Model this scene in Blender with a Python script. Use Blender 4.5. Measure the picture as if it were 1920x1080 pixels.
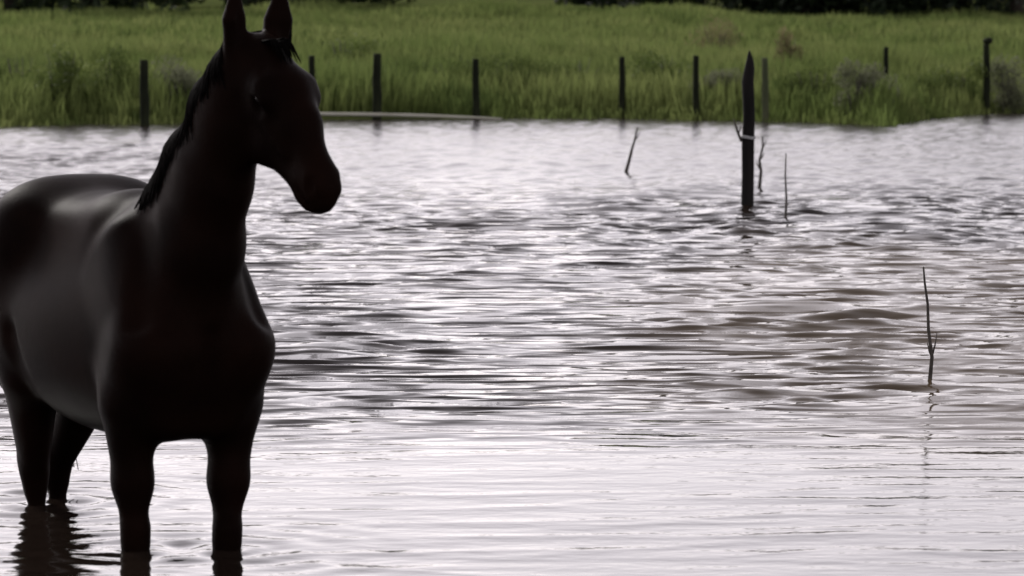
import bpy, bmesh, math, random
import numpy as np
from mathutils import Vector, Matrix
R = math.radians
random.seed(7); RNG = np.random.default_rng(11)
for o in list(bpy.data.objects): bpy.data.objects.remove(o)
sc = bpy.context.scene
COL = sc.collection

# ------------------------------------------------------------------ camera
F_PX, CAM_H, HOR = 7000.0, 1.6, 20.0          # focal in 1920-wide pixels, height over water, horizon row
cam = bpy.data.cameras.new('camera'); camo = bpy.data.objects.new('camera', cam); COL.objects.link(camo)
cam.sensor_width = 36.0; cam.lens = F_PX / 1920 * 36
cam.clip_start = 0.1; cam.clip_end = 6000
camo.location = (0, 0, CAM_H)
camo.rotation_euler = (R(90) - math.atan((540 - HOR) / F_PX), 0, 0)
cam.dof.use_dof = True; cam.dof.focus_distance = 15.0; cam.dof.aperture_fstop = 7
sc.camera = camo

# ------------------------------------------------------------------ world, sun, exposure
SUN_EL, SUN_AZ = 31.0, -32.0                  # azimuth clockwise from +Y (the view direction): behind the horse, left
w = bpy.data.worlds.new('World'); sc.world = w; w.use_nodes = True
nt = w.node_tree; nt.nodes.clear()
sky = nt.nodes.new('ShaderNodeTexSky'); sky.sky_type = 'NISHITA'; sky.sun_disc = False
sky.sun_elevation = R(SUN_EL); sky.sun_rotation = R(SUN_AZ)
sky.air_density = 1.0; sky.dust_density = 1.0; sky.ozone_density = 1.0
hs = nt.nodes.new('ShaderNodeHueSaturation'); hs.inputs['Saturation'].default_value = 0.12
bg = nt.nodes.new('ShaderNodeBackground'); bg.inputs['Strength'].default_value = 0.13
wo = nt.nodes.new('ShaderNodeOutputWorld')
tint = nt.nodes.new('ShaderNodeMix'); tint.data_type = 'RGBA'; tint.blend_type = 'MULTIPLY'; tint.inputs['Factor'].default_value = 1
tint.inputs['B'].default_value = (1.0, .925, .965, 1)          # faint mauve of the overcast
nt.links.new(sky.outputs[0], hs.inputs['Color']); nt.links.new(hs.outputs[0], tint.inputs['A']); nt.links.new(tint.outputs['Result'], bg.inputs['Color'])
nt.links.new(bg.outputs[0], wo.inputs[0])
sun = bpy.data.lights.new('sun', 'SUN'); sun.energy = 1.5; sun.angle = R(12); sun.color = (1, .96, .9)
suno = bpy.data.objects.new('sun', sun); COL.objects.link(suno)
sd = Vector((math.sin(R(SUN_AZ)) * math.cos(R(SUN_EL)), math.cos(R(SUN_AZ)) * math.cos(R(SUN_EL)), math.sin(R(SUN_EL))))
suno.rotation_euler = sd.to_track_quat('Z', 'Y').to_euler()
suno.location = (0, 0, 30)
vs = sc.view_settings
sc.display_settings.display_device = 'sRGB'
vs.view_transform = 'Standard'; vs.look = 'None'; vs.gamma = 1; vs.use_curve_mapping = False
vs.exposure = 0.64

# ------------------------------------------------------------------ helpers
def at(px, py, z=0.0):
    """world point on height z seen at photo pixel (px, py)"""
    d = (CAM_H - z) * F_PX / (py - HOR)
    return Vector(((px - 960) / F_PX * d, d, z))

def link(o, parent=None):
    COL.objects.link(o)
    if parent is not None: o.parent = parent
    return o

def mesh_np(name, verts, faces, mat, parent=None, smooth=True):
    verts = np.asarray(verts, np.float32); faces = np.asarray(faces, np.int32)
    me = bpy.data.meshes.new(name)
    k = faces.shape[1]
    me.vertices.add(len(verts)); me.vertices.foreach_set('co', verts.ravel())
    me.loops.add(faces.size); me.loops.foreach_set('vertex_index', faces.ravel())
    me.polygons.add(len(faces))
    me.polygons.foreach_set('loop_start', np.arange(0, faces.size, k, dtype=np.int32))
    me.polygons.foreach_set('loop_total', np.full(len(faces), k, np.int32))
    me.update(calc_edges=True); me.validate()
    me.polygons.foreach_set('use_smooth', np.full(len(me.polygons), smooth))
    me.materials.append(mat)
    return link(bpy.data.objects.new(name, me), parent)

def tag(o, label=None, cat=None, group=None, kind=None):
    if label: o['label'] = label
    if cat: o['category'] = cat
    if group: o['group'] = group
    if kind: o['kind'] = kind
    return o

def empty(name, loc, rz=0):
    o = bpy.data.objects.new(name, None); o.empty_display_size = .1
    o.location = loc; o.rotation_euler = (0, 0, rz); return link(o)

def tube(path, radii, n=6, cap=True):
    """closed tapering tube along a path -> verts, tri list"""
    P = [Vector(p) for p in path]; V = []; Fc = []
    for i, p in enumerate(P):
        t = (P[min(i + 1, len(P) - 1)] - P[max(i - 1, 0)]).normalized()
        a = t.cross(Vector((0.31, 0.95, 0.05)));
        if a.length < .05: a = t.cross(Vector((1, 0, 0)))
        a.normalize(); b = t.cross(a)
        for k in range(n):
            th = 2 * math.pi * k / n
            V.append(p + (a * math.cos(th) + b * math.sin(th)) * radii[i])
    for i in range(len(P) - 1):
        for k in range(n):
            q = (k + 1) % n
            A, B, C_, D = i * n + k, i * n + q, (i + 1) * n + q, (i + 1) * n + k
            Fc += [(A, B, C_), (A, C_, D)]
    if cap:
        V += [P[0], P[-1]]
        for k in range(n):
            q = (k + 1) % n
            Fc += [(len(V) - 2, q, k), (len(V) - 1, (len(P) - 1) * n + k, (len(P) - 1) * n + q)]
    return V, Fc

class MB:
    def __init__(s): s.V = []; s.F = []
    def add(s, vf):
        o = len(s.V); s.V += [tuple(v) for v in vf[0]]; s.F += [tuple(i + o for i in f) for f in vf[1]]
    def build(s, name, mat, parent=None, smooth=True): return mesh_np(name, s.V, s.F, mat, parent, smooth)

def mat(name, base, rough=.8, spec=.5, noise=None, bump=None, ior=1.45, sheen=0.0, trans=0.0):
    """procedural material; noise=(scale,(colour2),detail,stretch) ; bump=(scale,strength,distance)"""
    m = bpy.data.materials.new(name); m.use_nodes = True
    n = m.node_tree.nodes; l = m.node_tree.links; p = n['Principled BSDF']
    p.inputs['Base Color'].default_value = (*base, 1); p.inputs['Roughness'].default_value = rough
    p.inputs['Specular IOR Level'].default_value = spec; p.inputs['IOR'].default_value = ior
    if sheen: p.inputs['Sheen Weight'].default_value = sheen
    tc = n.new('ShaderNodeTexCoord')
    if noise:
        mp = n.new('ShaderNodeMapping'); l.new(tc.outputs['Object'], mp.inputs[0])
        mp.inputs['Scale'].default_value = noise[3] if len(noise) > 3 else (1, 1, 1)
        t = n.new('ShaderNodeTexNoise'); t.inputs['Scale'].default_value = noise[0]; t.inputs['Detail'].default_value = noise[2]
        l.new(mp.outputs[0], t.inputs['Vector'])
        cr = n.new('ShaderNodeValToRGB'); cr.color_ramp.elements[0].position = .36; cr.color_ramp.elements[1].position = .64
        cr.color_ramp.elements[0].color = (*base, 1); cr.color_ramp.elements[1].color = (*noise[1], 1)
        l.new(t.outputs['Fac'], cr.inputs[0]); l.new(cr.outputs[0], p.inputs['Base Color'])
    if bump:
        t2 = n.new('ShaderNodeTexNoise'); t2.inputs['Scale'].default_value = bump[0]; t2.inputs['Detail'].default_value = 4
        l.new(tc.outputs['Object'], t2.inputs['Vector'])
        b = n.new('ShaderNodeBump'); b.inputs['Strength'].default_value = bump[1]; b.inputs['Distance'].default_value = bump[2]
        l.new(t2.outputs['Fac'], b.inputs['Height']); l.new(b.outputs[0], p.inputs['Normal'])
    if trans:
        tr = n.new('ShaderNodeBsdfTranslucent'); mx = n.new('ShaderNodeMixShader'); mx.inputs[0].default_value = trans
        src = p.inputs['Base Color'].links[0].from_socket if p.inputs['Base Color'].links else None
        if src: l.new(src, tr.inputs['Color'])
        else: tr.inputs['Color'].default_value = (*base, 1)
        l.new(p.outputs[0], mx.inputs[1]); l.new(tr.outputs[0], mx.inputs[2])
        l.new(mx.outputs[0], n['Material Output'].inputs['Surface'])
    return m

M = {}
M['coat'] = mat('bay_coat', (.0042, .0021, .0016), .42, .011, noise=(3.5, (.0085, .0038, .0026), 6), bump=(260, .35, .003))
M['hair'] = mat('black_hair', (.0025, .0019, .0019), .6, .006)
M['eye'] = mat('dark_eye', (.004, .003, .003), .08, .5)
M['hoof'] = mat('horn', (.03, .025, .02), .5, .4, noise=(20, (.05, .04, .03), 2))
M['old_wood'] = mat('wet_dark_wood', (.006, .0055, .0055), .8, .15, noise=(14, (.016, .014, .013), 5, (1, 1, .12)), bump=(40, .5, .01))
M['fence_wood'] = mat('weathered_fence_wood', (.010, .012, .007), .85, .1, noise=(9, (.02, .024, .012), 4, (1, 1, .2)), bump=(30, .5, .01))
M['fence_pale'] = mat('lichened_fence_wood', (.05, .06, .03), .85, .2, noise=(9, (.085, .09, .05), 4, (1, 1, .2)), bump=(30, .5, .01))
M['stick'] = mat('dead_twig_bark', (.05, .045, .04), .85, .2, noise=(30, (.09, .08, .07), 3), bump=(60, .5, .004))
M['pale_wood'] = mat('bleached_rail', (.46, .45, .38), .8, .2, noise=(6, (.36, .35, .28), 4, (.2, 1, 1)), bump=(30, .4, .01))
M['wire'] = mat('galvanised_wire', (.42, .42, .42), .45, .5)
M['mud'] = mat('field_soil', (.060, .078, .026), .9, 0.0, noise=(.5, (.09, .105, .036), 6), bump=(3, .6, .05))
M['grass'] = mat('meadow_grass', (.112, .152, .044), .7, .04, noise=(.30, (.175, .205, .070), 5), trans=.55)
def patchy(m, dark, scale):
    """a second, larger pattern of darker weeds through the meadow"""
    n = m.node_tree.nodes; l = m.node_tree.links; p = n['Principled BSDF']
    old = p.inputs['Base Color'].links[0].from_socket
    tc = n.new('ShaderNodeTexCoord'); t = n.new('ShaderNodeTexNoise'); t.inputs['Scale'].default_value = scale; t.inputs['Detail'].default_value = 6
    t.inputs['Roughness'].default_value = .62; l.new(tc.outputs['Object'], t.inputs['Vector'])
    mr = n.new('ShaderNodeMapRange'); mr.inputs['From Min'].default_value = .54; mr.inputs['From Max'].default_value = .66; l.new(t.outputs['Fac'], mr.inputs['Value'])
    mx = n.new('ShaderNodeMix'); mx.data_type = 'RGBA'; l.new(mr.outputs[0], mx.inputs['Factor']); l.new(old, mx.inputs['A']); mx.inputs['B'].default_value = (*dark, 1)
    for k in list(old.links):
        if k.to_node != mx: l.new(mx.outputs['Result'], k.to_socket)
patchy(M['grass'], (.066, .094, .028), .75)
M['grass_dead'] = mat('dead_grass', (.11, .105, .07), .8, .1, noise=(2, (.16, .145, .1), 3), trans=.25)
M['leaf_dark'] = mat('dark_leaf', (.070, .098, .028), .7, .05, noise=(1.1, (.10, .13, .038), 3), trans=.45)
M['leaf_mid'] = mat('mid_leaf', (.065, .095, .022), .6, .2, noise=(1.1, (.10, .13, .032), 3), trans=.4)
M['leaf_light'] = mat('light_leaf', (.10, .13, .04), .6, .2, noise=(1.1, (.13, .155, .06), 3), trans=.4)
M['leaf_grey'] = mat('grey_leaf', (.15, .16, .10), .7, .2, noise=(1.5, (.125, .14, .075), 3), trans=.45)
M['leaf_brown'] = mat('brown_leaf', (.19, .165, .085), .7, .05, noise=(1.5, (.15, .16, .065), 3), trans=.45)
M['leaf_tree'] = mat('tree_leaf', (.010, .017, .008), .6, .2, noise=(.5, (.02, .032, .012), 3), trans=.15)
M['bark'] = mat('bark', (.03, .025, .02), .9, .2, noise=(8, (.06, .05, .04), 4), bump=(12, .6, .03))

# ------------------------------------------------------------------ ground (one sheet to the horizon)
SHX = [-60, -20, -7.1, -3.6, -1.5, 1.2, 2.4, 3.9, 5.2, 6.2, 7.4, 9, 20, 60]
SHY = [47, 50, 51.6, 54.0, 55.6, 55.4, 55.2, 54.0, 51.8, 55.6, 58.2, 58.5, 57, 50]
def shore(x):
    return np.interp(x, SHX, SHY) + .25 * np.sin(x * 1.7) + .15 * np.sin(x * 4.1 + 1) + .08 * np.sin(x * 9.3)
def terrain(x, y):
    d = y - shore(x)
    up = np.interp(d, [-40, -6, -1.0, 0, 2, 8, 22, 55, 150, 900, 4000],
                   [-.45, -.45, -.14, 0.0, .12, .25, .50, 1.05, 3.6, 12, 40])
    bump_ = (.10 * np.sin(x * .31 + y * .12) + .08 * np.sin(x * .83 - y * .27 + 2) + .04 * np.sin(x * 2.1 + y * .9)) * np.clip(d / 8, 0, 1)
    near = np.interp(y, [-4000, -60, 1.5, 5.5, 8.5], [6, 1.2, .35, -.05, -.45])
    return np.where(y > 30, up + bump_, np.maximum(near, -.45))

xs = np.unique(np.concatenate([np.linspace(-3000, -200, 12), np.linspace(-200, -24, 24), np.linspace(-24, 24, 193), np.linspace(24, 200, 24), np.linspace(200, 3000, 12)]))
ys = np.unique(np.concatenate([np.linspace(-3000, -60, 8), np.linspace(-60, 10, 36), np.linspace(10, 48, 20), np.linspace(48, 64, 97), np.linspace(64, 130, 67), np.linspace(130, 400, 20), np.linspace(400, 4500, 14)]))
X, Y = np.meshgrid(xs, ys)
Z = terrain(X, Y)
nx, ny = len(xs), len(ys)
idx = np.arange(nx * ny).reshape(ny, nx)
Fq = np.stack([idx[:-1, :-1], idx[:-1, 1:], idx[1:, 1:], idx[1:, :-1]], -1).reshape(-1, 4)
tag(mesh_np('ground', np.stack([X, Y, Z], -1).reshape(-1, 3), Fq, M['mud']), kind='structure')

# ------------------------------------------------------------------ water: real waves, finer near the viewer
LEGS_W = []     # filled below, world positions where legs and posts break the surface
HX, HY, HYAW = -1.167, 11.44, R(25)
Hf = np.array([math.sin(HYAW), -math.cos(HYAW)]); Hl = np.array([math.cos(HYAW), math.sin(HYAW)])
def hw(X_, Y_): return np.array([HX, HY]) + X_ * Hf + Y_ * Hl
LEGS_W = [hw(.41, -.14), hw(.505, .114), hw(-.69, -.09), hw(-.845, .03)]
POST_P = at(1401, 388)

def vnoise(x, y, seed):
    """smooth value noise"""
    g = np.random.default_rng(seed).random((64, 64))
    xi = np.floor(x).astype(int); yi = np.floor(y).astype(int); fx = x - xi; fy = y - yi
    fx = fx * fx * (3 - 2 * fx); fy = fy * fy * (3 - 2 * fy)
    a = g[yi % 64, xi % 64]; b = g[yi % 64, (xi + 1) % 64]; c = g[(yi + 1) % 64, xi % 64]; d = g[(yi + 1) % 64, (xi + 1) % 64]
    return (a * (1 - fx) + b * fx) * (1 - fy) + (c * (1 - fx) + d * fx) * fy

def wave_amp(x, y):
    """wind patches: where the surface is ruffled (1) or calm (low)"""
    yy = y - 9 * np.clip((-x - 2.8) / 1.2, 0, 1) * np.clip((y - 28) / 8, 0, 1) + np.clip((y - 22) / 10, 0, 1) * (7 * (vnoise(x * .35, y * .12, 9) - .5) + 3 * (vnoise(x * 1.1, y * .3, 10) - .5))
    base = np.interp(yy, [0, 13.4, 14.9, 16.5, 22, 27, 31, 34, 37, 60], [.12, .14, .80, 1.0, 1.0, 1.0, .95, .60, .10, .05])
    patch = vnoise(x * .5 + 3, y * .16, 5)
    return base * (.55 + .95 * patch)

FAR_RIPPLE = .52
def waves(x, y):
    rs = np.random.default_rng(3); h = np.zeros_like(x)
    # gentle domain warp so that crests bend and break off
    wx = x + .15 * (vnoise(x * .9, y * .7, 21) - .5); wy = y + .30 * (vnoise(x * .6, y * .45, 22) - .5)
    mixb = np.clip((y - 19) / 8, 0, 1)                          # long crests near, short choppy ones farther out
    for field in (0, 1):
        wgt = 1 - mixb if field == 0 else mixb
        for i in range(11):
            lam = (.24 if field == 0 else .30) * (1.085 ** i) * rs.uniform(.93, 1.07)
            th = rs.normal(0, .13 if field == 0 else .28); k = 2 * math.pi / lam
            s = .19 * rs.uniform(.7, 1.2) * (1 if lam < .45 else (.45 / lam) ** .7)
            ph = k * (wx * math.sin(th) + wy * math.cos(th)) + rs.uniform(0, 6.28)
            env = np.clip(-1.9 + 3.8 * vnoise(x * (1.25 if field == 0 else 1.8) + i * 7.3, y * (1.1 if field == 0 else .8) + i * 3.1, 40 + i + 50 * field), 0, 1.3)
            h += wgt * s / k * env * (np.exp(3.4 * (np.sin(ph) - 1)) - .228)      # narrow crests over flat troughs
    c_ = np.cumsum(np.pad(h, ((17, 16), (0, 0)), mode='edge'), 0)                # keep the short waves, drop any slow swell
    h = h - (c_[32:32 + len(h)] - c_[:len(h)]) / 32
    h *= wave_amp(x, y)
    far = np.clip((y - 31) / 5, 0, 1)                            # even short wind ripple on the open far water
    hf = np.zeros_like(x)
    for i in range(22):
        lam = rs.uniform(.19, .33); th = rs.normal(0, .5); k = 2 * math.pi / lam
        hf += .046 / k * np.sin(k * (x * math.sin(th) + y * math.cos(th)) + rs.uniform(0, 6.28) + 1.5 * vnoise(x * .8, y * .5, 300 + i))
    h += far * hf * FAR_RIPPLE
    for (lx, ly) in [tuple(p) for p in LEGS_W] + [(POST_P.x, POST_P.y)]:
        r = np.sqrt((x - lx) ** 2 + (y - ly) ** 2)
        h += .0060 * np.sin(r * 38 - 1) * np.exp(-r / .24) * np.clip(r / .05, 0, 1) * (.5 + vnoise(x * 5, y * 5, 77))
    return h

NR, NC = 1350, 540
yd = 8.5 * (62.0 / 8.5) ** (np.linspace(0, 1, NR))
s1 = np.linspace(-1, 1, NC)
half = 2.2 + .19 * yd
XX = s1[None, :] * half[:, None]; YY = np.repeat(yd[:, None], NC, 1)
ZZ = waves(XX, YY)
fade = np.clip((1 - np.abs(s1)) / .05, 0, 1)[None, :] * np.clip((yd - 8.5) / .8, 0, 1)[:, None]
ZZ = ZZ * fade
side = [60, 8, 1.6]                                             # coarse columns that carry the sheet outwards
cols = [np.full(NR, -400.0)] + [-half - s_ for s_ in (60., 12., 2.)] + list(XX.T) + [half + s_ for s_ in (2., 12., 60.)] + [np.full(NR, 400.0)]
XX = np.stack(cols, 1); n2 = XX.shape[1]
ZZ = np.pad(ZZ, ((0, 0), (4, 4))); YY = np.repeat(yd[:, None], n2, 1)
pre = [-400., -60., -5., 3., 7.]
XX = np.concatenate([np.repeat(XX[:1], len(pre), 0), XX]); YY = np.concatenate([np.repeat(np.array(pre)[:, None], n2, 1), YY])
ZZ = np.concatenate([np.zeros((len(pre), n2)), ZZ])
idx = np.arange(XX.size).reshape(XX.shape)
Fq = np.stack([idx[:-1, :-1], idx[:-1, 1:], idx[1:, 1:], idx[1:, :-1]], -1).reshape(-1, 4)

mw = bpy.data.materials.new('flood_water'); mw.use_nodes = True
n = mw.node_tree.nodes; l = mw.node_tree.links; p = n['Principled BSDF']
p.inputs['IOR'].default_value = 1.333; p.inputs['Specular IOR Level'].default_value = .5
tc = n.new('ShaderNodeTexCoord')
def noise_node(scale, detail, stretch, loc=(0, 0, 0)):
    mp = n.new('ShaderNodeMapping'); mp.inputs['Scale'].default_value = stretch; mp.inputs['Location'].default_value = loc
    l.new(tc.outputs['Object'], mp.inputs[0])
    t = n.new('ShaderNodeTexNoise'); t.inputs['Scale'].default_value = scale; t.inputs['Detail'].default_value = detail
    l.new(mp.outputs[0], t.inputs['Vector']); return t
# a plume of brown silt round the right-hand stick, thin silt elsewhere
t = noise_node(.5, 4, (1, .4, 1), (2.6, 0, 0))
mp = n.new('ShaderNodeMapping'); mp.inputs['Location'].default_value = (-2.6 / 1.7, -18.5 / 6.5, 0); mp.inputs['Scale'].default_value = (1 / 1.7, 1 / 6.5, 0)
l.new(tc.outputs['Object'], mp.inputs[0])
ln = n.new('ShaderNodeVectorMath'); ln.operation = 'LENGTH'; l.new(mp.outputs[0], ln.inputs[0])
sb = n.new('ShaderNodeMath'); sb.operation = 'MULTIPLY_ADD'; sb.inputs[1].default_value = -1.6; l.new(t.outputs['Fac'], sb.inputs[0]); l.new(ln.outputs['Value'], sb.inputs[2])
cr = n.new('ShaderNodeValToRGB'); cr.color_ramp.elements[0].position = .0; cr.color_ramp.elements[1].position = .55
cr.color_ramp.elements[0].color = (.075, .054, .032, 1); cr.color_ramp.elements[1].color = (.015, .0105, .008, 1)
l.new(sb.outputs[0], cr.inputs[0]); l.new(cr.outputs[0], p.inputs['Base Color'])
# unresolved wind ripples: rough far water and cat's paws
sp = n.new('ShaderNodeSeparateXYZ'); l.new(tc.outputs['Object'], sp.inputs[0])
mr = n.new('ShaderNodeMapRange'); mr.inputs['From Min'].default_value = 31; mr.inputs['From Max'].default_value = 37
mr.inputs['To Min'].default_value = .05; mr.inputs['To Max'].default_value = .18
l.new(sp.outputs['Y'], mr.inputs['Value']); l.new(mr.outputs[0], p.inputs['Roughness'])
t1 = noise_node(9, 3, (.55, 1, 1)); t2 = noise_node(26, 2, (.6, 1, 1))
ad = n.new('ShaderNodeMath'); ad.operation = 'MULTIPLY_ADD'; ad.inputs[1].default_value = .35
l.new(t2.outputs['Fac'], ad.inputs[0]); l.new(t1.outputs['Fac'], ad.inputs[2])
b = n.new('ShaderNodeBump'); b.inputs['Strength'].default_value = .22; b.inputs['Distance'].default_value = .012
l.new(ad.outputs[0], b.inputs['Height'])
# long thin wind wavelets over the ruffled middle stretch, in patches
t3 = noise_node(1.0, 1.5, (1.35, 3.3, 1)); t4 = noise_node(1.0, 1.0, (2.8, 6.6, 1), (3, 1, 0))
ad2 = n.new('ShaderNodeMath'); ad2.operation = 'MULTIPLY_ADD'; ad2.inputs[1].default_value = .5
l.new(t4.outputs['Fac'], ad2.inputs[0]); l.new(t3.outputs['Fac'], ad2.inputs[2])
ml = n.new('ShaderNodeMapRange'); ml.inputs['From Min'].default_value = 13.4; ml.inputs['From Max'].default_value = 15.2; ml.inputs['To Min'].default_value = .06; l.new(sp.outputs['Y'], ml.inputs['Value'])
mh = n.new('ShaderNodeMapRange'); mh.inputs['From Min'].default_value = 30; mh.inputs['From Max'].default_value = 36; mh.inputs['To Min'].default_value = 1; mh.inputs['To Max'].default_value = 0.05; l.new(sp.outputs['Y'], mh.inputs['Value'])
t5 = noise_node(.28, 2, (1, .5, 1), (7, 2, 0)); mpz = n.new('ShaderNodeMapRange'); mpz.inputs['From Min'].default_value = .35; mpz.inputs['From Max'].default_value = .6; mpz.inputs['To Min'].default_value = .6; l.new(t5.outputs['Fac'], mpz.inputs['Value'])
m1 = n.new('ShaderNodeMath'); m1.operation = 'MULTIPLY'; l.new(ml.outputs[0], m1.inputs[0]); l.new(mh.outputs[0], m1.inputs[1])
m2 = n.new('ShaderNodeMath'); m2.operation = 'MULTIPLY'; l.new(m1.outputs[0], m2.inputs[0]); l.new(mpz.outputs[0], m2.inputs[1])
b2 = n.new('ShaderNodeBump'); b2.inputs['Distance'].default_value = .14
l.new(m2.outputs[0], b2.inputs['Strength']); l.new(ad2.outputs[0], b2.inputs['Height']); l.new(b.outputs[0], b2.inputs['Normal'])
l.new(b2.outputs[0], p.inputs['Normal'])
M['water'] = mw
tag(mesh_np('water', np.stack([XX, YY, ZZ], -1).reshape(-1, 3), Fq, mw), kind='structure')

# ------------------------------------------------------------------ horse
class SDF:
    def __init__(s, lo, hi, vox):
        s.lo = np.array(lo, np.float32); s.v = vox
        s.n = np.ceil((np.array(hi) - s.lo) / vox).astype(int) + 1
        s.f = np.full(s.n, .2, np.float32)
    def blk(s, lo, hi, m):
        a = np.maximum(((np.array(lo) - m - s.lo) / s.v).astype(int), 0)
        b = np.minimum(((np.array(hi) + m - s.lo) / s.v).astype(int) + 2, s.n)
        sl = tuple(slice(a[i], b[i]) for i in range(3))
        ax = [s.lo[i] + s.v * np.arange(a[i], b[i], dtype=np.float32) for i in range(3)]
        return sl, ax
    def seg(s, p0, p1, r0, r1, k=.05, lat=(0, 1, 0), cut=False):
        """tapered limb p0->p1; r = (half width along lat, half width across) ; smooth union k"""
        p0 = np.array(p0, float); p1 = np.array(p1, float)
        r0 = np.array(r0 if hasattr(r0, '__len__') else (r0, r0), float); r1 = np.array(r1 if hasattr(r1, '__len__') else (r1, r1), float)
        d = p1 - p0; L = np.linalg.norm(d) + 1e-9; d = d / L
        lt = np.array(lat, float); lt = lt - d * lt.dot(d); lt /= np.linalg.norm(lt); nn = np.cross(d, lt)
        rm = max(r0.max(), r1.max())
        sl, ax = s.blk(np.minimum(p0, p1) - rm, np.maximum(p0, p1) + rm, .12)
        gx, gy, gz = ax[0][:, None, None], ax[1][None, :, None], ax[2][None, None, :]
        dot = lambda v, o: (gx - o[0]) * v[0] + (gy - o[1]) * v[1] + (gz - o[2]) * v[2]
        t = dot(d, p0); tt = np.clip(t, 0, L); w_ = t - tt; tt = tt / L
        u = dot(lt, p0); v = dot(nn, p0)
        a = r0[0] + (r1[0] - r0[0]) * tt; bb = r0[1] + (r1[1] - r0[1]) * tt; m = np.minimum(a, bb)
        k0 = np.sqrt((u / a) ** 2 + (v / bb) ** 2 + (w_ / m) ** 2); k1 = np.sqrt((u / a ** 2) ** 2 + (v / bb ** 2) ** 2 + (w_ / m ** 2) ** 2) + 1e-6
        dd = (k0 * (k0 - 1) / k1).astype(np.float32)
        f = s.f[sl]
        if cut:
            h = np.maximum(k - np.abs(f + dd), 0) / k; s.f[sl] = np.maximum(f, -dd) + h * h * k * .25
        else:
            h = np.maximum(k - np.abs(f - dd), 0) / k; s.f[sl] = np.minimum(f, dd) - h * h * k * .25
    def surface(s):
        """naive surface nets"""
        f = s.f; ins = f < 0
        corners = [(i, j, k) for i in (0, 1) for j in (0, 1) for k in (0, 1)]
        N = np.array(f.shape) - 1
        sub = lambda A, c: A[c[0]:c[0] + N[0], c[1]:c[1] + N[1], c[2]:c[2] + N[2]]
        cnt = sum(sub(ins, c).astype(np.int8) for c in corners)
        act = (cnt > 0) & (cnt < 8); ci = np.argwhere(act)
        vid = np.full(N, -1, np.int32); vid[act] = np.arange(len(ci))
        acc = np.zeros((len(ci), 3)); num = np.zeros(len(ci))
        g = lambda c: f[ci[:, 0] + c[0], ci[:, 1] + c[1], ci[:, 2] + c[2]]
        for a in corners:
            for axx in range(3):
                if a[axx] == 1: continue
                b_ = list(a); b_[axx] = 1
                fa, fb = g(a), g(b_); x_ = (fa < 0) != (fb < 0)
                t_ = np.where(x_, fa / np.where(x_, fa - fb, 1), 0)
                P = np.array(a, float)[None] + 0; P = np.repeat(P, len(ci), 0); P[:, axx] += t_
                acc += P * x_[:, None]; num += x_
        V = (ci + acc / num[:, None]) * s.v + s.lo
        Q = []
        for axx in range(3):
            sl0 = [slice(0, None)] * 3; sl1 = [slice(0, None)] * 3; sl0[axx] = slice(0, -1); sl1[axx] = slice(1, None)
            A = ins[tuple(sl0)]; B = ins[tuple(sl1)]
            e = np.argwhere(A != B); o1, o2 = (axx + 1) % 3, (axx + 2) % 3
            e = e[(e[:, o1] > 0) & (e[:, o2] > 0) & (e[:, o1] < f.shape[o1] - 1) & (e[:, o2] < f.shape[o2] - 1)]
            def cell(d1, d2):
                c = e.copy(); c[:, o1] -= d1; c[:, o2] -= d2; return vid[c[:, 0], c[:, 1], c[:, 2]]
            q = np.stack([cell(1, 1), cell(0, 1), cell(0, 0), cell(1, 0)], 1)
            fl = ~A[e[:, 0], e[:, 1], e[:, 2]]; q[fl] = q[fl][:, ::-1]; Q.append(q)
        return V, np.concatenate(Q)

S = SDF((-1.12, -.42, -.03), (1.36, .46, 2.28), .0115)
K = .09
# trunk
TR = [(.47, 1.08, .195, .285), (.25, 1.085, .235, .325), (-.05, 1.075, .27, .33), (-.32, 1.085, .28, .325), (-.56, 1.17, .265, .285), (-.78, 1.19, .19, .225)]
def cr_spline(P_, m_=6):
    P_ = np.array(P_, float); E = np.vstack([2 * P_[0] - P_[1], P_, 2 * P_[-1] - P_[-2]]); out = []
    for i in range(1, len(E) - 2):
        for t in np.arange(m_) / m_:
            out.append(.5 * (2 * E[i] + (E[i + 1] - E[i - 1]) * t + (2 * E[i - 1] - 5 * E[i] + 4 * E[i + 1] - E[i + 2]) * t ** 2 + (3 * E[i] - E[i - 1] - 3 * E[i + 1] + E[i + 2]) * t ** 3))
    return out + [E[-2]]
TS = cr_spline(TR)
for a_, b_ in zip(TS, TS[1:]):
    S.seg((a_[0], 0, a_[1]), (b_[0], 0, b_[1]), a_[2:], b_[2:], .012)
S.seg((.36, 0, 1.385), (.08, 0, 1.385), (.07, .085), (.11, .085), .14)           # withers
S.seg((.08, 0, 1.385), (-.44, 0, 1.395), (.13, .08), (.19, .095), .14)           # back
S.seg((-.48, 0, 1.345), (-.72, 0, 1.355), (.22, .155), (.20, .155), .12)        # croup
S.seg((-.70, 0, 1.33), (-.88, 0, 1.22), (.12, .11), (.07, .09), .08)
S.seg((-.86, 0, 1.29), (-.98, 0, 1.20), .035, .028, .04)                       # dock
for s_ in (-1, 1):
    S.seg((-.46, .17 * s_, 1.34), (-.56, .20 * s_, 1.28), .125, .115, .14)      # point of hip
    S.seg((-.60, .13 * s_, 1.24), (-.52, .16 * s_, 1.00), (.13, .22), (.11, .19), .08)   # thigh
    S.seg((-.80, .11 * s_, 1.14), (-.74, .12 * s_, .88), (.09, .11), (.08, .12), .08)    # buttock
    S.seg((.30, .12 * s_, 1.33), (.53, .15 * s_, 1.06), (.09, .15), (.085, .12), .08)    # shoulder blade
    S.seg((.54, .148 * s_, 1.05), (.42, .155 * s_, .93), (.085, .11), (.085, .13), .07)   # upper arm
    S.seg((.60, .085 * s_, 1.06), (.52, .08 * s_, .88), (.105, .09), (.09, .095), .07)   # breast
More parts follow.
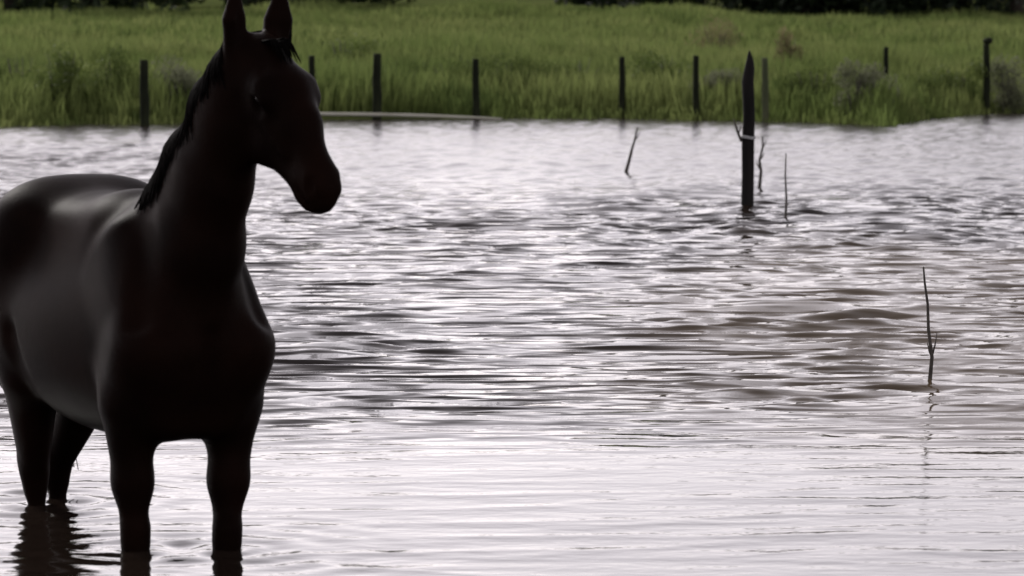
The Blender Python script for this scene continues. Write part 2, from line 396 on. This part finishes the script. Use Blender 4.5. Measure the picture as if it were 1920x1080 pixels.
def hind(s_, hip, st, hk, ft):
    st, hk, ft = np.array(st), np.array(hk), np.array(ft)
    S.seg(hip, st, (.10, .16), (.085, .125), .06)
    S.seg(st + (-.04, 0, 0), hk, (.090, .140), (.042, .062), .05)
    S.seg(st + (-.17, 0, -.08), hk + (-.045, 0, .03), (.03, .045), (.022, .024), .05)    # tendon to the point of hock
    S.seg(hk + (-.01, 0, .03), hk + (.0, 0, -.06), (.042, .060), (.034, .046), .03)
    S.seg(hk, ft, (.029, .036), (.027, .032), .03)
    S.seg(ft, ft + (.0, 0, -.01), (.034, .042), (.034, .04), .02)
    S.seg(ft, ft + (.075, 0, -.11), (.028, .03), (.034, .036), .02)
def fore(s_, el, kn, ft):
    el, kn, ft = np.array(el), np.array(kn), np.array(ft)
    S.seg(el, el * .45 + kn * .55, (.082, .112), (.052, .068), .06)
    S.seg(el * .45 + kn * .55, kn, (.052, .068), (.035, .038), .05)
    S.seg(kn + (.012, 0, .04), kn + (.008, 0, -.05), (.041, .046), (.036, .040), .025)
    S.seg(kn, ft, (.027, .036), (.026, .032), .03)
    S.seg(ft, ft + (0, 0, -.01), (.034, .04), (.033, .038), .02)
    S.seg(ft, ft + (.07, 0, -.10), (.028, .03), (.034, .036), .02)
FT = {'fr': np.array((.385, -.13, .17)), 'fl': np.array((.49, .098, .17)), 'hr': np.array((-.66, -.085, .18)), 'hl': np.array((-.83, .028, .18))}
fore(-1, (.40, -.150, .87), (.41, -.140, .475), FT['fr'])
fore(1, (.43, .158, .87), (.505, .114, .475), FT['fl'])
hind(-1, (-.60, -.14, 1.12), (-.50, -.155, .90), (-.70, -.095, .565), FT['hr'])
hind(1, (-.64, .12, 1.12), (-.62, .10, .90), (-.85, .030, .565), FT['hl'])
# neck
NK = [((.44, .0, 1.20), (.150, .250)), ((.56, .005, 1.40), (.118, .205)), ((.655, .018, 1.58), (.098, .170)), ((.740, .040, 1.74), (.088, .150)), ((.835, .070, 1.865), (.076, .115))]
for (pa, ra), (pb, rb) in zip(NK, NK[1:]): S.seg(pa, pb, ra, rb, .07)
S.seg((.30, 0, 1.42), (.50, .01, 1.60), (.05, .06), (.045, .06), .12)         # crest
# head
YAW = R(15); PIT = R(50)
fw = np.array((math.cos(YAW), math.sin(YAW), 0)); up_ = np.array((0, 0, 1.)); sl_ = np.array((-math.sin(YAW), math.cos(YAW), 0))
Hh = fw * math.cos(PIT) - up_ * math.sin(PIT); Hn = fw * math.sin(PIT) + up_ * math.cos(PIT)
POLL = np.array((.885, .095, 1.925))
hp = lambda h, n_, s_=0.0: POLL + Hh * h * .85 + Hn * n_ * .95 + sl_ * s_
def hs_(a, b, ra, rb, k=.04, cut=False): S.seg(hp(*a), hp(*b), ra, rb, k, lat=sl_, cut=cut)
hs_((.00, -.03), (.17, -.015), (.068, .080), (.088, .088))
hs_((.17, -.015), (.30, -.012), (.086, .085), (.062, .075))
hs_((.30, -.012), (.49, -.030), (.060, .068), (.046, .055))
hs_((.49, -.035), (.545, -.044), (.047, .054), (.045, .051))
hs_((.17, -.115), (.26, -.120), (.064, .105), (.058, .095), .05)
hs_((.27, -.120), (.48, -.088), (.050, .062), (.036, .040), .05)
hs_((.515, -.098), (.54, -.095), (.034, .032), (.034, .032), .03)
hs_((.55, -.055), (.568, -.060), (.041, .042), (.038, .037), .03)
for s_ in (-1, 1):
    hs_((.155, .018, .072 * s_), (.20, .012, .076 * s_), (.03, .03), (.026, .026), .04)   # brow
    hs_((.515, -.010, .032 * s_), (.552, -.020, .034 * s_), (.025, .025), (.023, .024), .02)  # nostril wing
    hs_((.535, -.006, .056 * s_), (.560, -.024, .052 * s_), (.012, .014), (.012, .012), .008, cut=True)
    e0 = hp(-.02, -.055, .066 * s_); dirn = up_ * .97 + fw * .10 + sl_ * s_ * .10
    e1 = e0 + dirn * .125; e2 = e0 + dirn * .245 + sl_ * (-.010 * s_); ela = sl_ + fw * .5 * s_
    S.seg(e0, e1, (.036, .032), (.041, .030), .03, lat=ela)
    S.seg(e1, e2, (.041, .030), (.010, .010), .012, lat=ela)
    S.seg(e0 + dirn * .05 + fw * .036, e1 + dirn * .05 + fw * .032, (.016, .014), (.011, .011), .012, cut=True)
S.seg(hp(.02, -.05), (.80, .05, 1.84), (.072, .09), (.078, .10), .06)
S.seg((.715, 0, 1.10), (.66, 0, .84), (.012, .03), (.012, .03), .05, cut=True)          # groove between the breast muscles
for s_ in (-1, 1):
    hs_((.24, -.045, .066 * s_), (.38, -.050, .050 * s_), (.010, .012), (.008, .010), .03)   # cheek ridge
    hs_((.50, -.078, .048 * s_), (.585, -.080, .036 * s_), (.012, .0045), (.012, .0045), .012, cut=True)   # mouth line
    hs_((.19, -.022, .092 * s_), (.215, -.024, .088 * s_), (.012, .014), (.010, .012), .02, cut=True)      # eye hollow
    S.seg((.50, .160 * s_, 1.46), (.62, .195 * s_, 1.15), (.008, .014), (.008, .014), .07, cut=True)         # neck and shoulder groove
    S.seg((-.30, .295 * s_, .88), (-.36, .29 * s_, 1.04), (.010, .014), (.008, .014), .08, cut=True)         # flank fold
V, Q = S.surface()
horse = empty('horse', (HX, HY, -.45), HYAW - R(90))
tag(horse, 'dark bay horse standing knee-deep in the flood water, head turned right', 'horse')
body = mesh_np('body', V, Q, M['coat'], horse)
sm = body.modifiers.new('smooth', 'CORRECTIVE_SMOOTH') if False else body.modifiers.new('smooth', 'SMOOTH'); sm.factor = .5; sm.iterations = 3
# eyes
for s_ in (-1, 1):
    bm = bmesh.new(); bmesh.ops.create_icosphere(bm, subdivisions=2, radius=.021)
    me = bpy.data.meshes.new('eye'); bm.to_mesh(me); bm.free(); me.materials.append(M['eye'])
    for q in me.polygons: q.use_smooth = True
    eo = bpy.data.objects.new('eye', me); eo.location = hp(.185, .004, .084 * s_); link(eo, horse)
# hooves
for k_ in FT:
    c = FT[k_] + ((.075, 0, -.11) if k_[0] == 'h' else (.07, 0, -.10))
    mb = MB(); mb.add(tube([c + (-.005, 0, .012), c + (.012, 0, -.068)], [.04, .058], 12)); mb.build('hoof', M['hoof'], horse)
# mane, forelock, tail: many thin locks of hair
def lock(mb, pts, r0): mb.add(tube(pts, [r0 * (1 - .85 * i / (len(pts) - 1)) for i in range(len(pts))], 4, True))
mb = MB(); rr = random.Random(5)
CR = [(.26, 0, 1.455), (.38, .0, 1.535), (.455, .008, 1.63), (.535, .018, 1.735), (.63, .035, 1.835), (.735, .055, 1.925), (.83, .075, 1.985)]
CR = [Vector(c) for c in CR]
def field(p_):
    g_ = np.clip((np.array(p_) - S.lo) / S.v, 0, S.n - 1.01); i = g_.astype(int); f_ = g_ - i
    c_ = S.f[i[0]:i[0] + 2, i[1]:i[1] + 2, i[2]:i[2] + 2]
    c_ = c_[0] * (1 - f_[0]) + c_[1] * f_[0]; c_ = c_[0] * (1 - f_[1]) + c_[1] * f_[1]; return float(c_[0] * (1 - f_[2]) + c_[1] * f_[2])
def hug(p_, out, gap=.004):
    p_ = Vector(p_)
    for _ in range(150):
        if field(p_) > gap: break
        p_ += out * .0016
    return p_
for i in range(800):
    t_ = .9 + rr.random() * (len(CR) - 1.9); j = min(int(t_), len(CR) - 2); c = CR[j].lerp(CR[j + 1], t_ - j)
    sd_ = -1 if rr.random() < .72 else 1
    c = c + Vector((rr.gauss(0.0, .006), 0, rr.gauss(-.004, .006)))
    L = rr.uniform(.10, .22) * min(.9, .35 + .4 * (t_ - .9)) * (1 if t_ < 4.6 else .75); pts = []
    sw = rr.gauss(.02, .012); gp = rr.uniform(.0, .005)
    for q in range(8):
        u = q / 7
        g_ = Vector((c.x + sw * u + .10 * L * u, c.y + sd_ * (.004 + .075 * u), c.z + .012 * math.sin(min(1, u * 5) * 3.14) - L * u))
        pts.append(hug(g_, Vector((-.12, sd_, .25)).normalized(), gp))
    lock(mb, pts, .0045)
mb.build('mane', M['hair'], horse)
mb = MB()
for i in range(34):
    s0 = rr.uniform(-.03, .03); L = rr.uniform(.08, .15)
    lock(mb, [Vector(hp(-.03 + L * u, .020 + .075 * min(1, u * 2) - .012 * u, s0 * (1 + .4 * u))) for u in (0, .25, .5, .75, 1)], .006)
mb.build('forelock', M['hair'], horse)
mb = MB()
for i in range(170):
    a_ = rr.uniform(0, 6.28); L = rr.uniform(.5, .74); r_ = rr.uniform(0, .03); pts = []
    bx, by = rr.gauss(0, .035), rr.gauss(0, .035)
    for q in range(8):
        u = q / 7
        pts.append(Vector((-.93 - .06 * math.sin(min(1, u * 2.2) * 1.57) + r_ * math.cos(a_) + bx * u, r_ * math.sin(a_) + by * u * 1.1 + .01 + .06 * u, 1.26 - L * u)))
    lock(mb, pts, .008)
mb.build('tail', M['hair'], horse)

# ------------------------------------------------------------------ posts and sticks in the water
def post_mesh(h, r, point=.22, lean=(0, 0), depth=.5, seed=0, n=10, top=1.0):
    """rough round post with a hewn or flat top; origin at the water line"""
    q = random.Random(seed); lv = [(-depth, 1.04), (0, 1.05), (h * .2, 1.0), (h * .4, 1.03), (h * .6, .98), (h * (1 - point) * .97, .99 * top)]
    if point > .02: lv += [(h * (1 - point * .62), .84 * top), (h * (1 - point * .28), .55 * top), (h, .16)]
    else: lv += [(h, .95 * top)]
    ph = [q.uniform(-.07, .07) for _ in range(n)]; P = []; V_ = []; F_ = []
    for (z, s) in lv:
        jx, jy = q.gauss(0, r * .06), q.gauss(0, r * .06)
        for k in range(n):
            a = 2 * math.pi * k / n; rr_ = r * s * (1 + ph[k] + q.uniform(-.03, .03))
            V_.append((lean[0] * z + jx + rr_ * math.cos(a), lean[1] * z + jy + rr_ * math.sin(a), z))
    for i in range(len(lv) - 1):
        for k in range(n):
            m = (k + 1) % n; A, B, C_, D = i * n + k, i * n + m, (i + 1) * n + m, (i + 1) * n + k
            F_ += [(A, B, C_), (A, C_, D)]
    V_.append((lean[0] * h, lean[1] * h, h + (.012 if point > .02 else .004))); t_ = (len(lv) - 1) * n
    for k in range(n): F_.append((t_ + k, t_ + (k + 1) % n, len(V_) - 1))
    return V_, F_

pr = empty('mooring_post', POST_P); pr.name = 'wooden_post'
tag(pr, 'tall dark pointed wooden post standing out in the open water', 'post')
mb = MB(); mb.add(post_mesh(1.27, .052, .17, (.012, 0), .5, 3, 12)); mb.build('shaft', M['old_wood'], pr)
mb = MB()
for zz in (.565, .577):
    ring = [Vector((.007 + .060 * math.cos(a), .060 * math.sin(a), zz + .006 * math.sin(a * 2))) for a in np.linspace(0, 6.283, 17)]
    mb.add(tube(ring, [.005] * 17, 5))
mb.build('wire_tie', M['wire'], pr)
mb = MB(); mb.add(tube([(-.05, -.03, .54), (-.075, -.04, .60), (-.095, -.04, .66), (-.115, -.03, .72)], [.012, .011, .009, .004], 6))
mb.add(tube([(-.075, -.04, .60), (-.06, -.05, .64), (-.055, -.05, .67)], [.007, .005, .003], 5)); mb.build('broken_twig', M['stick'], pr)

def stick(name, base_px, pts_px, r, label, side_twigs=0, seed=1, material='stick'):
    """a stick whose points are given as photo pixels at the distance of its foot"""
    b = at(*base_px); sc_ = F_PX / b.y; q = random.Random(seed); P = []
    for (x, y) in pts_px: P.append(Vector(((x - base_px[0]) / sc_, q.uniform(-.02, .02), (base_px[1] - y) / sc_)))
    e = P[0] + (P[0] - P[1]).normalized() * .45; P = [e] + P
    rs = [r] + [r * (1 - .6 * i / (len(P) - 2)) for i in range(len(P) - 1)]
    mb = MB(); mb.add(tube(P, rs, 7))
    for k in range(side_twigs):
        i = q.randrange(2, len(P) - 1); d = Vector((q.choice((-1, 1)) * q.uniform(.02, .05), q.uniform(-.03, .03), q.uniform(.04, .09)))
        mb.add(tube([P[i], P[i] + d * .6, P[i] + d + Vector((0, 0, .02))], [r * .5, r * .4, r * .2], 5))
    o = mb.build(name, M[material], None); o.location = b
    tag(o, label, 'stick'); return o
stick('dead_stick', (1424, 352), [(1424, 352), (1427, 320), (1424, 300), (1430, 275), (1429, 255)], .017, 'crooked grey stick rising from the water right beside the tall dark post', 3, 4)
stick('dead_stick', (1474, 408), [(1474, 408), (1475, 370), (1473, 330), (1474, 287)], .011, 'thin straight stick in the water just right of the tall dark post', 0, 5)
stick('dead_stick', (1174, 322), [(1174, 322), (1180, 300), (1184, 282), (1190, 262), (1195, 238)], .019, 'slanted grey stick leaning right in the bright far water', 2, 6)
stick('dead_stick', (1747, 712), [(1747, 712), (1750, 670), (1744, 620), (1741, 570), (1736, 530), (1733, 500)], .0095, 'slender dark bent stick in the rippled water at the right edge', 2, 7)

# ------------------------------------------------------------------ far fence posts
FP = [(272, 236, 112, 17, .02, 'thick dark fence post on the far bank left of the horse\'s neck', 'fence_wood'),
      (587, 214, 104, 13, .02, 'dark fence post on the far bank just right of the horse\'s face', 'fence_wood'),
      (706, 224, 100, 17, .02, 'stout black fence post, second to the right of the horse\'s head', 'fence_wood'),
      (893, 218, 110, 13, .02, 'fence post half sunk in dark weeds near the middle of the bank', 'fence_wood'),
      (1166, 219, 106, 12, .02, 'slim dark fence post above the slanted stick in the far water', 'fence_wood'),
      (1305, 217, 104, 12, .02, 'slim fence post on the bank, next left of the tall dark post', 'fence_wood'),
      (1435, 217, 108, 13, .02, 'pale greenish fence post just right of the tall dark post', 'fence_pale'),
      (1660, 206, 88, 10, .02, 'thin fence post among bushes, second from the right edge', 'fence_wood'),
      (1850, 210, 82, 14, .02, 'dark fence post topped by a knob near the right edge', 'fence_wood')]
for i, (px, yb, yt, wd, pt, lab, mt) in enumerate(FP):
    d = 11200 / (yb - HOR); x = (px - 960) / F_PX * d
    d = min(d, float(shore(np.array(x))) + .12); x = (px - 960) / F_PX * d
    g = float(terrain(np.array([x]), np.array([d]))[0])
    zt = CAM_H - (yt - HOR) * d / F_PX; h = zt - g
    o = empty('fence_post', (x, d, g)) if i == 8 else None
    mb = MB(); mb.add(post_mesh(h, wd / 2 * d / F_PX, pt, (random.uniform(-.02, .02), 0), .4, 20 + i, 9, .92))
    m = mb.build('shaft' if o else 'fence_post', M[mt], o)
    if o:
        kb = MB(); kb.add(tube([(0, 0, h - .01), (0.0, 0, h + .02), (0, 0, h + .06), (-.01, 0, h + .09), (-.01, 0, h + .10)], [.03, .075, .085, .05, .01], 9)); kb.build('knob', M[mt], o)
    else: m.location = (x, d, g); o = m
    tag(o, lab, 'fence post', 'fence posts along the far bank')

mb = MB(); ra, rb_ = Vector(((588 - 960) / F_PX * 54.2, 54.2, .105)), Vector(((940 - 960) / F_PX * 54.9, 54.9, .012))
mb.add(tube([ra.lerp(rb_, t) + Vector((0, 0, .018 * math.sin(t * 3.1))) for t in np.linspace(0, 1, 9)], [.026, .027, .026, .025, .025, .024, .022, .02, .016], 7))
o = mb.build('fence_rail', M['pale_wood'], None)
tag(o, 'long pale rail lying low along the waterline right of the horse\'s head', 'rail')
# ------------------------------------------------------------------ meadow grass (uncountable)
def blades(n_, ylo, yhi, hmin, hmax, wid, name, material, label, mask=None, spread=.225, lean=.35):
    d = RNG.uniform(ylo ** 2, yhi ** 2, n_) ** .5
    x = RNG.uniform(-1, 1, n_) * (d * spread + 3)
    keep = d > shore(x) - .03 - .7 * RNG.random(n_) ** 3
    if mask is not None: keep &= mask(x, d)
    x, d = x[keep], d[keep]; n_ = len(x)
    g = terrain(x, d)
    big = vnoise(x * .45 + 9, d * .2, 61); fine = vnoise(x * 1.3, d * .8, 62)
    h = (hmin + (hmax - hmin) * np.clip(big * .9 + fine * .5 - .2, 0, 1)) * RNG.uniform(.55, 1.15, n_)
    h *= np.clip((d - shore(x) + .35) / 1.3, .28, 1)
    a = RNG.uniform(0, math.pi, n_); wv = wid * RNG.uniform(.5, 1.3, n_)
    la = RNG.uniform(0, 2 * math.pi, n_); ln = h * lean * RNG.uniform(.1, 1, n_)
    ax, ay = np.cos(a) * wv, np.sin(a) * wv; lx, ly = np.cos(la) * ln, np.sin(la) * ln
    v = np.empty((n_, 5, 3))
    v[:, 0] = np.stack([x - ax * .6, d - ay * .6, g - .02], 1); v[:, 1] = np.stack([x + ax * .6, d + ay * .6, g - .02], 1)
    v[:, 2] = np.stack([x - ax + lx * .35, d - ay + ly * .35, g + h * .6], 1); v[:, 3] = np.stack([x + ax + lx * .35, d + ay + ly * .35, g + h * .6], 1)
    v[:, 4] = np.stack([x + lx, d + ly, g + h], 1)
    i0 = np.arange(n_)[:, None] * 5
    f = np.concatenate([i0 + [0, 1, 3], i0 + [0, 3, 2], i0 + [2, 3, 4]])
    return tag(mesh_np(name, v.reshape(-1, 3), f, M[material], None, True), label, 'grass', kind='stuff')
notsliver = lambda x, d: ~((x > -3.2) & (x < -.35) & (d < shore(x) + .3))
blades(165000, 50, 72, .28, .78, .014, 'meadow_grass', 'grass', 'lush green meadow grass and weeds growing along the far bank', notsliver)
blades(165000, 70, 122, .25, .62, .028, 'field_grass', 'grass', 'soft green field of tall grass stretching back to the trees')

# ------------------------------------------------------------------ bushes and weed clumps on the bank
def leaf_cloud(n_, cx, cy, cz, rx, ry, rz, size, q, lobes=7, flat=False):
    """leaf-sized quads through an uneven volume of lobes"""
    c = q.normal(0, .45, (lobes, 3)) * (rx, ry, rz) + (cx, cy, cz); c[:, 2] = np.clip(c[:, 2], cz - rz * .6, cz + rz * .8)
    lr = q.uniform(.35, .62, lobes)
    k = q.integers(0, lobes, n_); u = q.normal(0, 1, (n_, 3)); u /= np.linalg.norm(u, axis=1)[:, None]
    rad = (q.random(n_) ** .45)[:, None]
    p_ = c[k] + u * rad * lr[k][:, None] * (rx, ry, rz)
    a = q.normal(0, 1, (n_, 3)) + ((0, 0, 1.7) if flat else (0, 0, 0)); a /= np.linalg.norm(a, axis=1)[:, None]
    b_ = np.cross(a, q.normal(0, 1, (n_, 3))); b_ /= np.linalg.norm(b_, axis=1)[:, None]
    s = (size * q.uniform(.6, 1.4, n_))[:, None]
    v = np.stack([p_ - a * s, p_ + b_ * s * .45, p_ + a * s, p_ - b_ * s * .45], 1).reshape(-1, 3)
    f = np.arange(n_)[:, None] * 4 + [0, 1, 2, 3]
    return v, f

def bush(name, px, py_base, w_px, h_px, material, label, cat='bush', n_=900, leaf=.026, extra=0.0, stems='stick', group='bushes and weeds on the far bank'):
    d = 11200 / (py_base - HOR); x = (px - 960) / F_PX * d
    lo = float(shore(np.array(x))) + .15; d = max(d, lo) + extra; x = (px - 960) / F_PX * d
    g = float(terrain(np.array([x]), np.array([d]))[0])
    rx = w_px / 2 * d / F_PX; H = max(.3, (py_base - (py_base - h_px)) * d / F_PX)
    q = np.random.default_rng(int(px * 7 + py_base)); o = empty(name, (x, d, g))
    v, f = leaf_cloud(n_ * 3, 0, 0, H * .40, rx * 1.25, rx * 1.1, H * .62, leaf, q, 14, True)
    v[:, 2] = np.maximum(v[:, 2], .0)
    mesh_np('foliage', v, f, M[material], o, True)
    mb = MB(); qq = random.Random(int(px))
    for k in range(9):
        a, b_ = qq.uniform(-.7, .7) * rx, qq.uniform(-.5, .5) * rx
        mb.add(tube([(a * .25, b_ * .25, -.05), (a * .6, b_ * .6, H * .4), (a, b_, H * qq.uniform(.65, .95))], [.014, .010, .004], 4))
    mb.build('stem', M[stems], o)
    return tag(o, label, cat, group)
bush('weed_clump', 40, 222, 90, 110, 'leaf_dark', 'dark green weed clump at the left end of the far bank', 'weeds', 1100)
bush('weed_clump', 110, 228, 110, 130, 'leaf_mid', 'tall leafy weed clump on the bank above the horse\'s rump', 'weeds', 1300)
bush('weed_clump', 215, 226, 110, 115, 'leaf_dark', 'dark weed clump just left of the thick leftmost fence post', 'weeds', 1300)
bush('dead_weed', 335, 226, 110, 95, 'leaf_grey', 'grey withered weeds right behind the horse\'s neck', 'weeds', 1200)
bush('weed_clump', 650, 205, 100, 90, 'leaf_mid', 'even green weeds between the first two posts right of the horse\'s head', 'weeds', 1000, extra=2)
bush('weed_clump', 860, 212, 130, 80, 'leaf_dark', 'dark low bush around the foot of the half sunk fence post', 'bush', 1500, extra=.5)
bush('weed_clump', 960, 214, 150, 85, 'leaf_dark', 'broad dark bush right of the half sunk middle fence post', 'bush', 1700, extra=1)
bush('weed_clump', 1080, 212, 130, 90, 'leaf_mid', 'green bush between the middle bush and the slim fence post', 'bush', 1300, extra=.6)
bush('weed_clump', 1230, 215, 110, 85, 'leaf_mid', 'green weeds between the two slim fence posts', 'weeds', 1000, extra=1)
bush('dead_weed', 1350, 165, 110, 85, 'leaf_brown', 'tall brownish seeding weeds behind the tall dark post', 'weeds', 700, .035, extra=2)
bush('dead_weed', 1345, 218, 90, 60, 'leaf_grey', 'low greyish weeds at the waterline left of the tall dark post', 'weeds', 800)
bush('dead_weed', 1478, 205, 60, 90, 'leaf_brown', 'reddish brown weeds right of the pale greenish post', 'weeds', 700, .035, extra=.5)
bush('weed_clump', 1530, 222, 110, 75, 'leaf_dark', 'dark low bush at the waterline right of the brown weeds', 'bush', 1300)
bush('dead_weed', 1615, 228, 80, 85, 'leaf_grey', 'greyish weeds left of the thin fence post at right', 'weeds', 900)
bush('weed_clump', 1705, 214, 120, 65, 'leaf_dark', 'low dark green bush right of the thin fence post', 'bush', 1300)
bush('weed_clump', 1790, 210, 90, 75, 'leaf_mid', 'green weeds left of the knob-topped fence post', 'weeds', 900)
bush('dead_weed', 1888, 212, 70, 95, 'leaf_grey', 'pale grey weeds at the right edge beside the knob-topped post', 'weeds', 900)
bush('weed_clump', 1090, 75, 120, 70, 'leaf_dark', 'dark bush further back in the field above the middle weeds', 'bush', 1400, .07, extra=0)
bush('weed_clump', 250, 80, 160, 70, 'leaf_mid', 'wide soft bush in the field above the leftmost fence post', 'bush', 1600, .07, extra=0)
bush('weed_clump', 760, 78, 190, 60, 'leaf_light', 'wide pale green bush in the field right of the horse\'s ears', 'bush', 1600, .07, extra=0)
bush('weed_clump', 1560, 80, 200, 62, 'leaf_light', 'wide pale green bush in the field right of the tall post', 'bush', 1600, .07, extra=0)

# ------------------------------------------------------------------ trees behind the field
def tree(px, dist, h, rx, label, n_=5200, seed=0):
    x = (px - 960) / F_PX * dist; g = float(terrain(np.array([x]), np.array([float(dist)]))[0])
    q = np.random.default_rng(900 + seed); o = empty('dark_tree', (x, dist, g)); qq = random.Random(seed)
    mb = MB(); bend = [qq.uniform(-.3, .3) for _ in range(4)]
    path = [(0, 0, -.3), (bend[0] * .3, 0, h * .2), (bend[0], bend[1] * .4, h * .45), (bend[2], bend[3] * .5, h * .8)]
    mb.add(tube(path, [.24, .19, .13, .04], 8))
    for k in range(9):
        t_ = qq.uniform(.12, .6); a = qq.uniform(0, 6.28); L = rx * qq.uniform(.5, .9)
        mb.add(tube([(bend[0] * t_, 0, h * t_), (math.cos(a) * L * .5, math.sin(a) * L * .5, h * t_ + L * .25), (math.cos(a) * L, math.sin(a) * L, h * t_ + L * .55)], [.08, .05, .015], 5))
    mb.build('trunk', M['bark'], o)
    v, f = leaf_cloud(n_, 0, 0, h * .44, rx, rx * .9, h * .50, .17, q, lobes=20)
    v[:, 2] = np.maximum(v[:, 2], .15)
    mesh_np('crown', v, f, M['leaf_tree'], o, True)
    return tag(o, label, 'tree', 'dark trees behind the field')
TR_ = [(20, 110, 6.5, 2.9, 'dark tree in the top left corner behind the field'),
       (170, 115, 7.0, 2.8, 'dark tree behind the field, second from the left corner'),
       (330, 130, 6.5, 2.6, 'dark tree behind the field, left of the horse\'s ears'),
       (470, 126, 5.5, 2.2, 'dark tree directly behind the horse\'s ears'),
       (640, 132, 6.5, 2.4, 'dark tree behind the field, first right of the horse\'s ears'),
       (1130, 134, 4.5, 2.0, 'small dark tree at the top middle of the photo behind the field'),
       (1310, 138, 4.5, 2.0, 'small dark tree at the top edge left of the tall dark post'),
       (1510, 122, 6.5, 2.4, 'dark tree at the top edge right of the tall dark post'),
       (1680, 120, 7.0, 2.3, 'dark tree at the top edge above the thin fence post'),
       (1800, 122, 7.5, 2.4, 'dark tree at the top edge left of the knob-topped post'),
       (1240, 128, 5.0, 2.2, 'low dark tree at the top edge between the two small dark trees'),
       (1420, 124, 5.5, 2.2, 'dark tree at the top edge directly above the tall dark post'),
       (1600, 123, 6.0, 2.3, 'dark tree at the top edge midway between tall post and thin fence post'),
       (1905, 118, 7.0, 2.5, 'dark tree in the top right corner behind the field')]
for i, a in enumerate(TR_): tree(*a, seed=i)
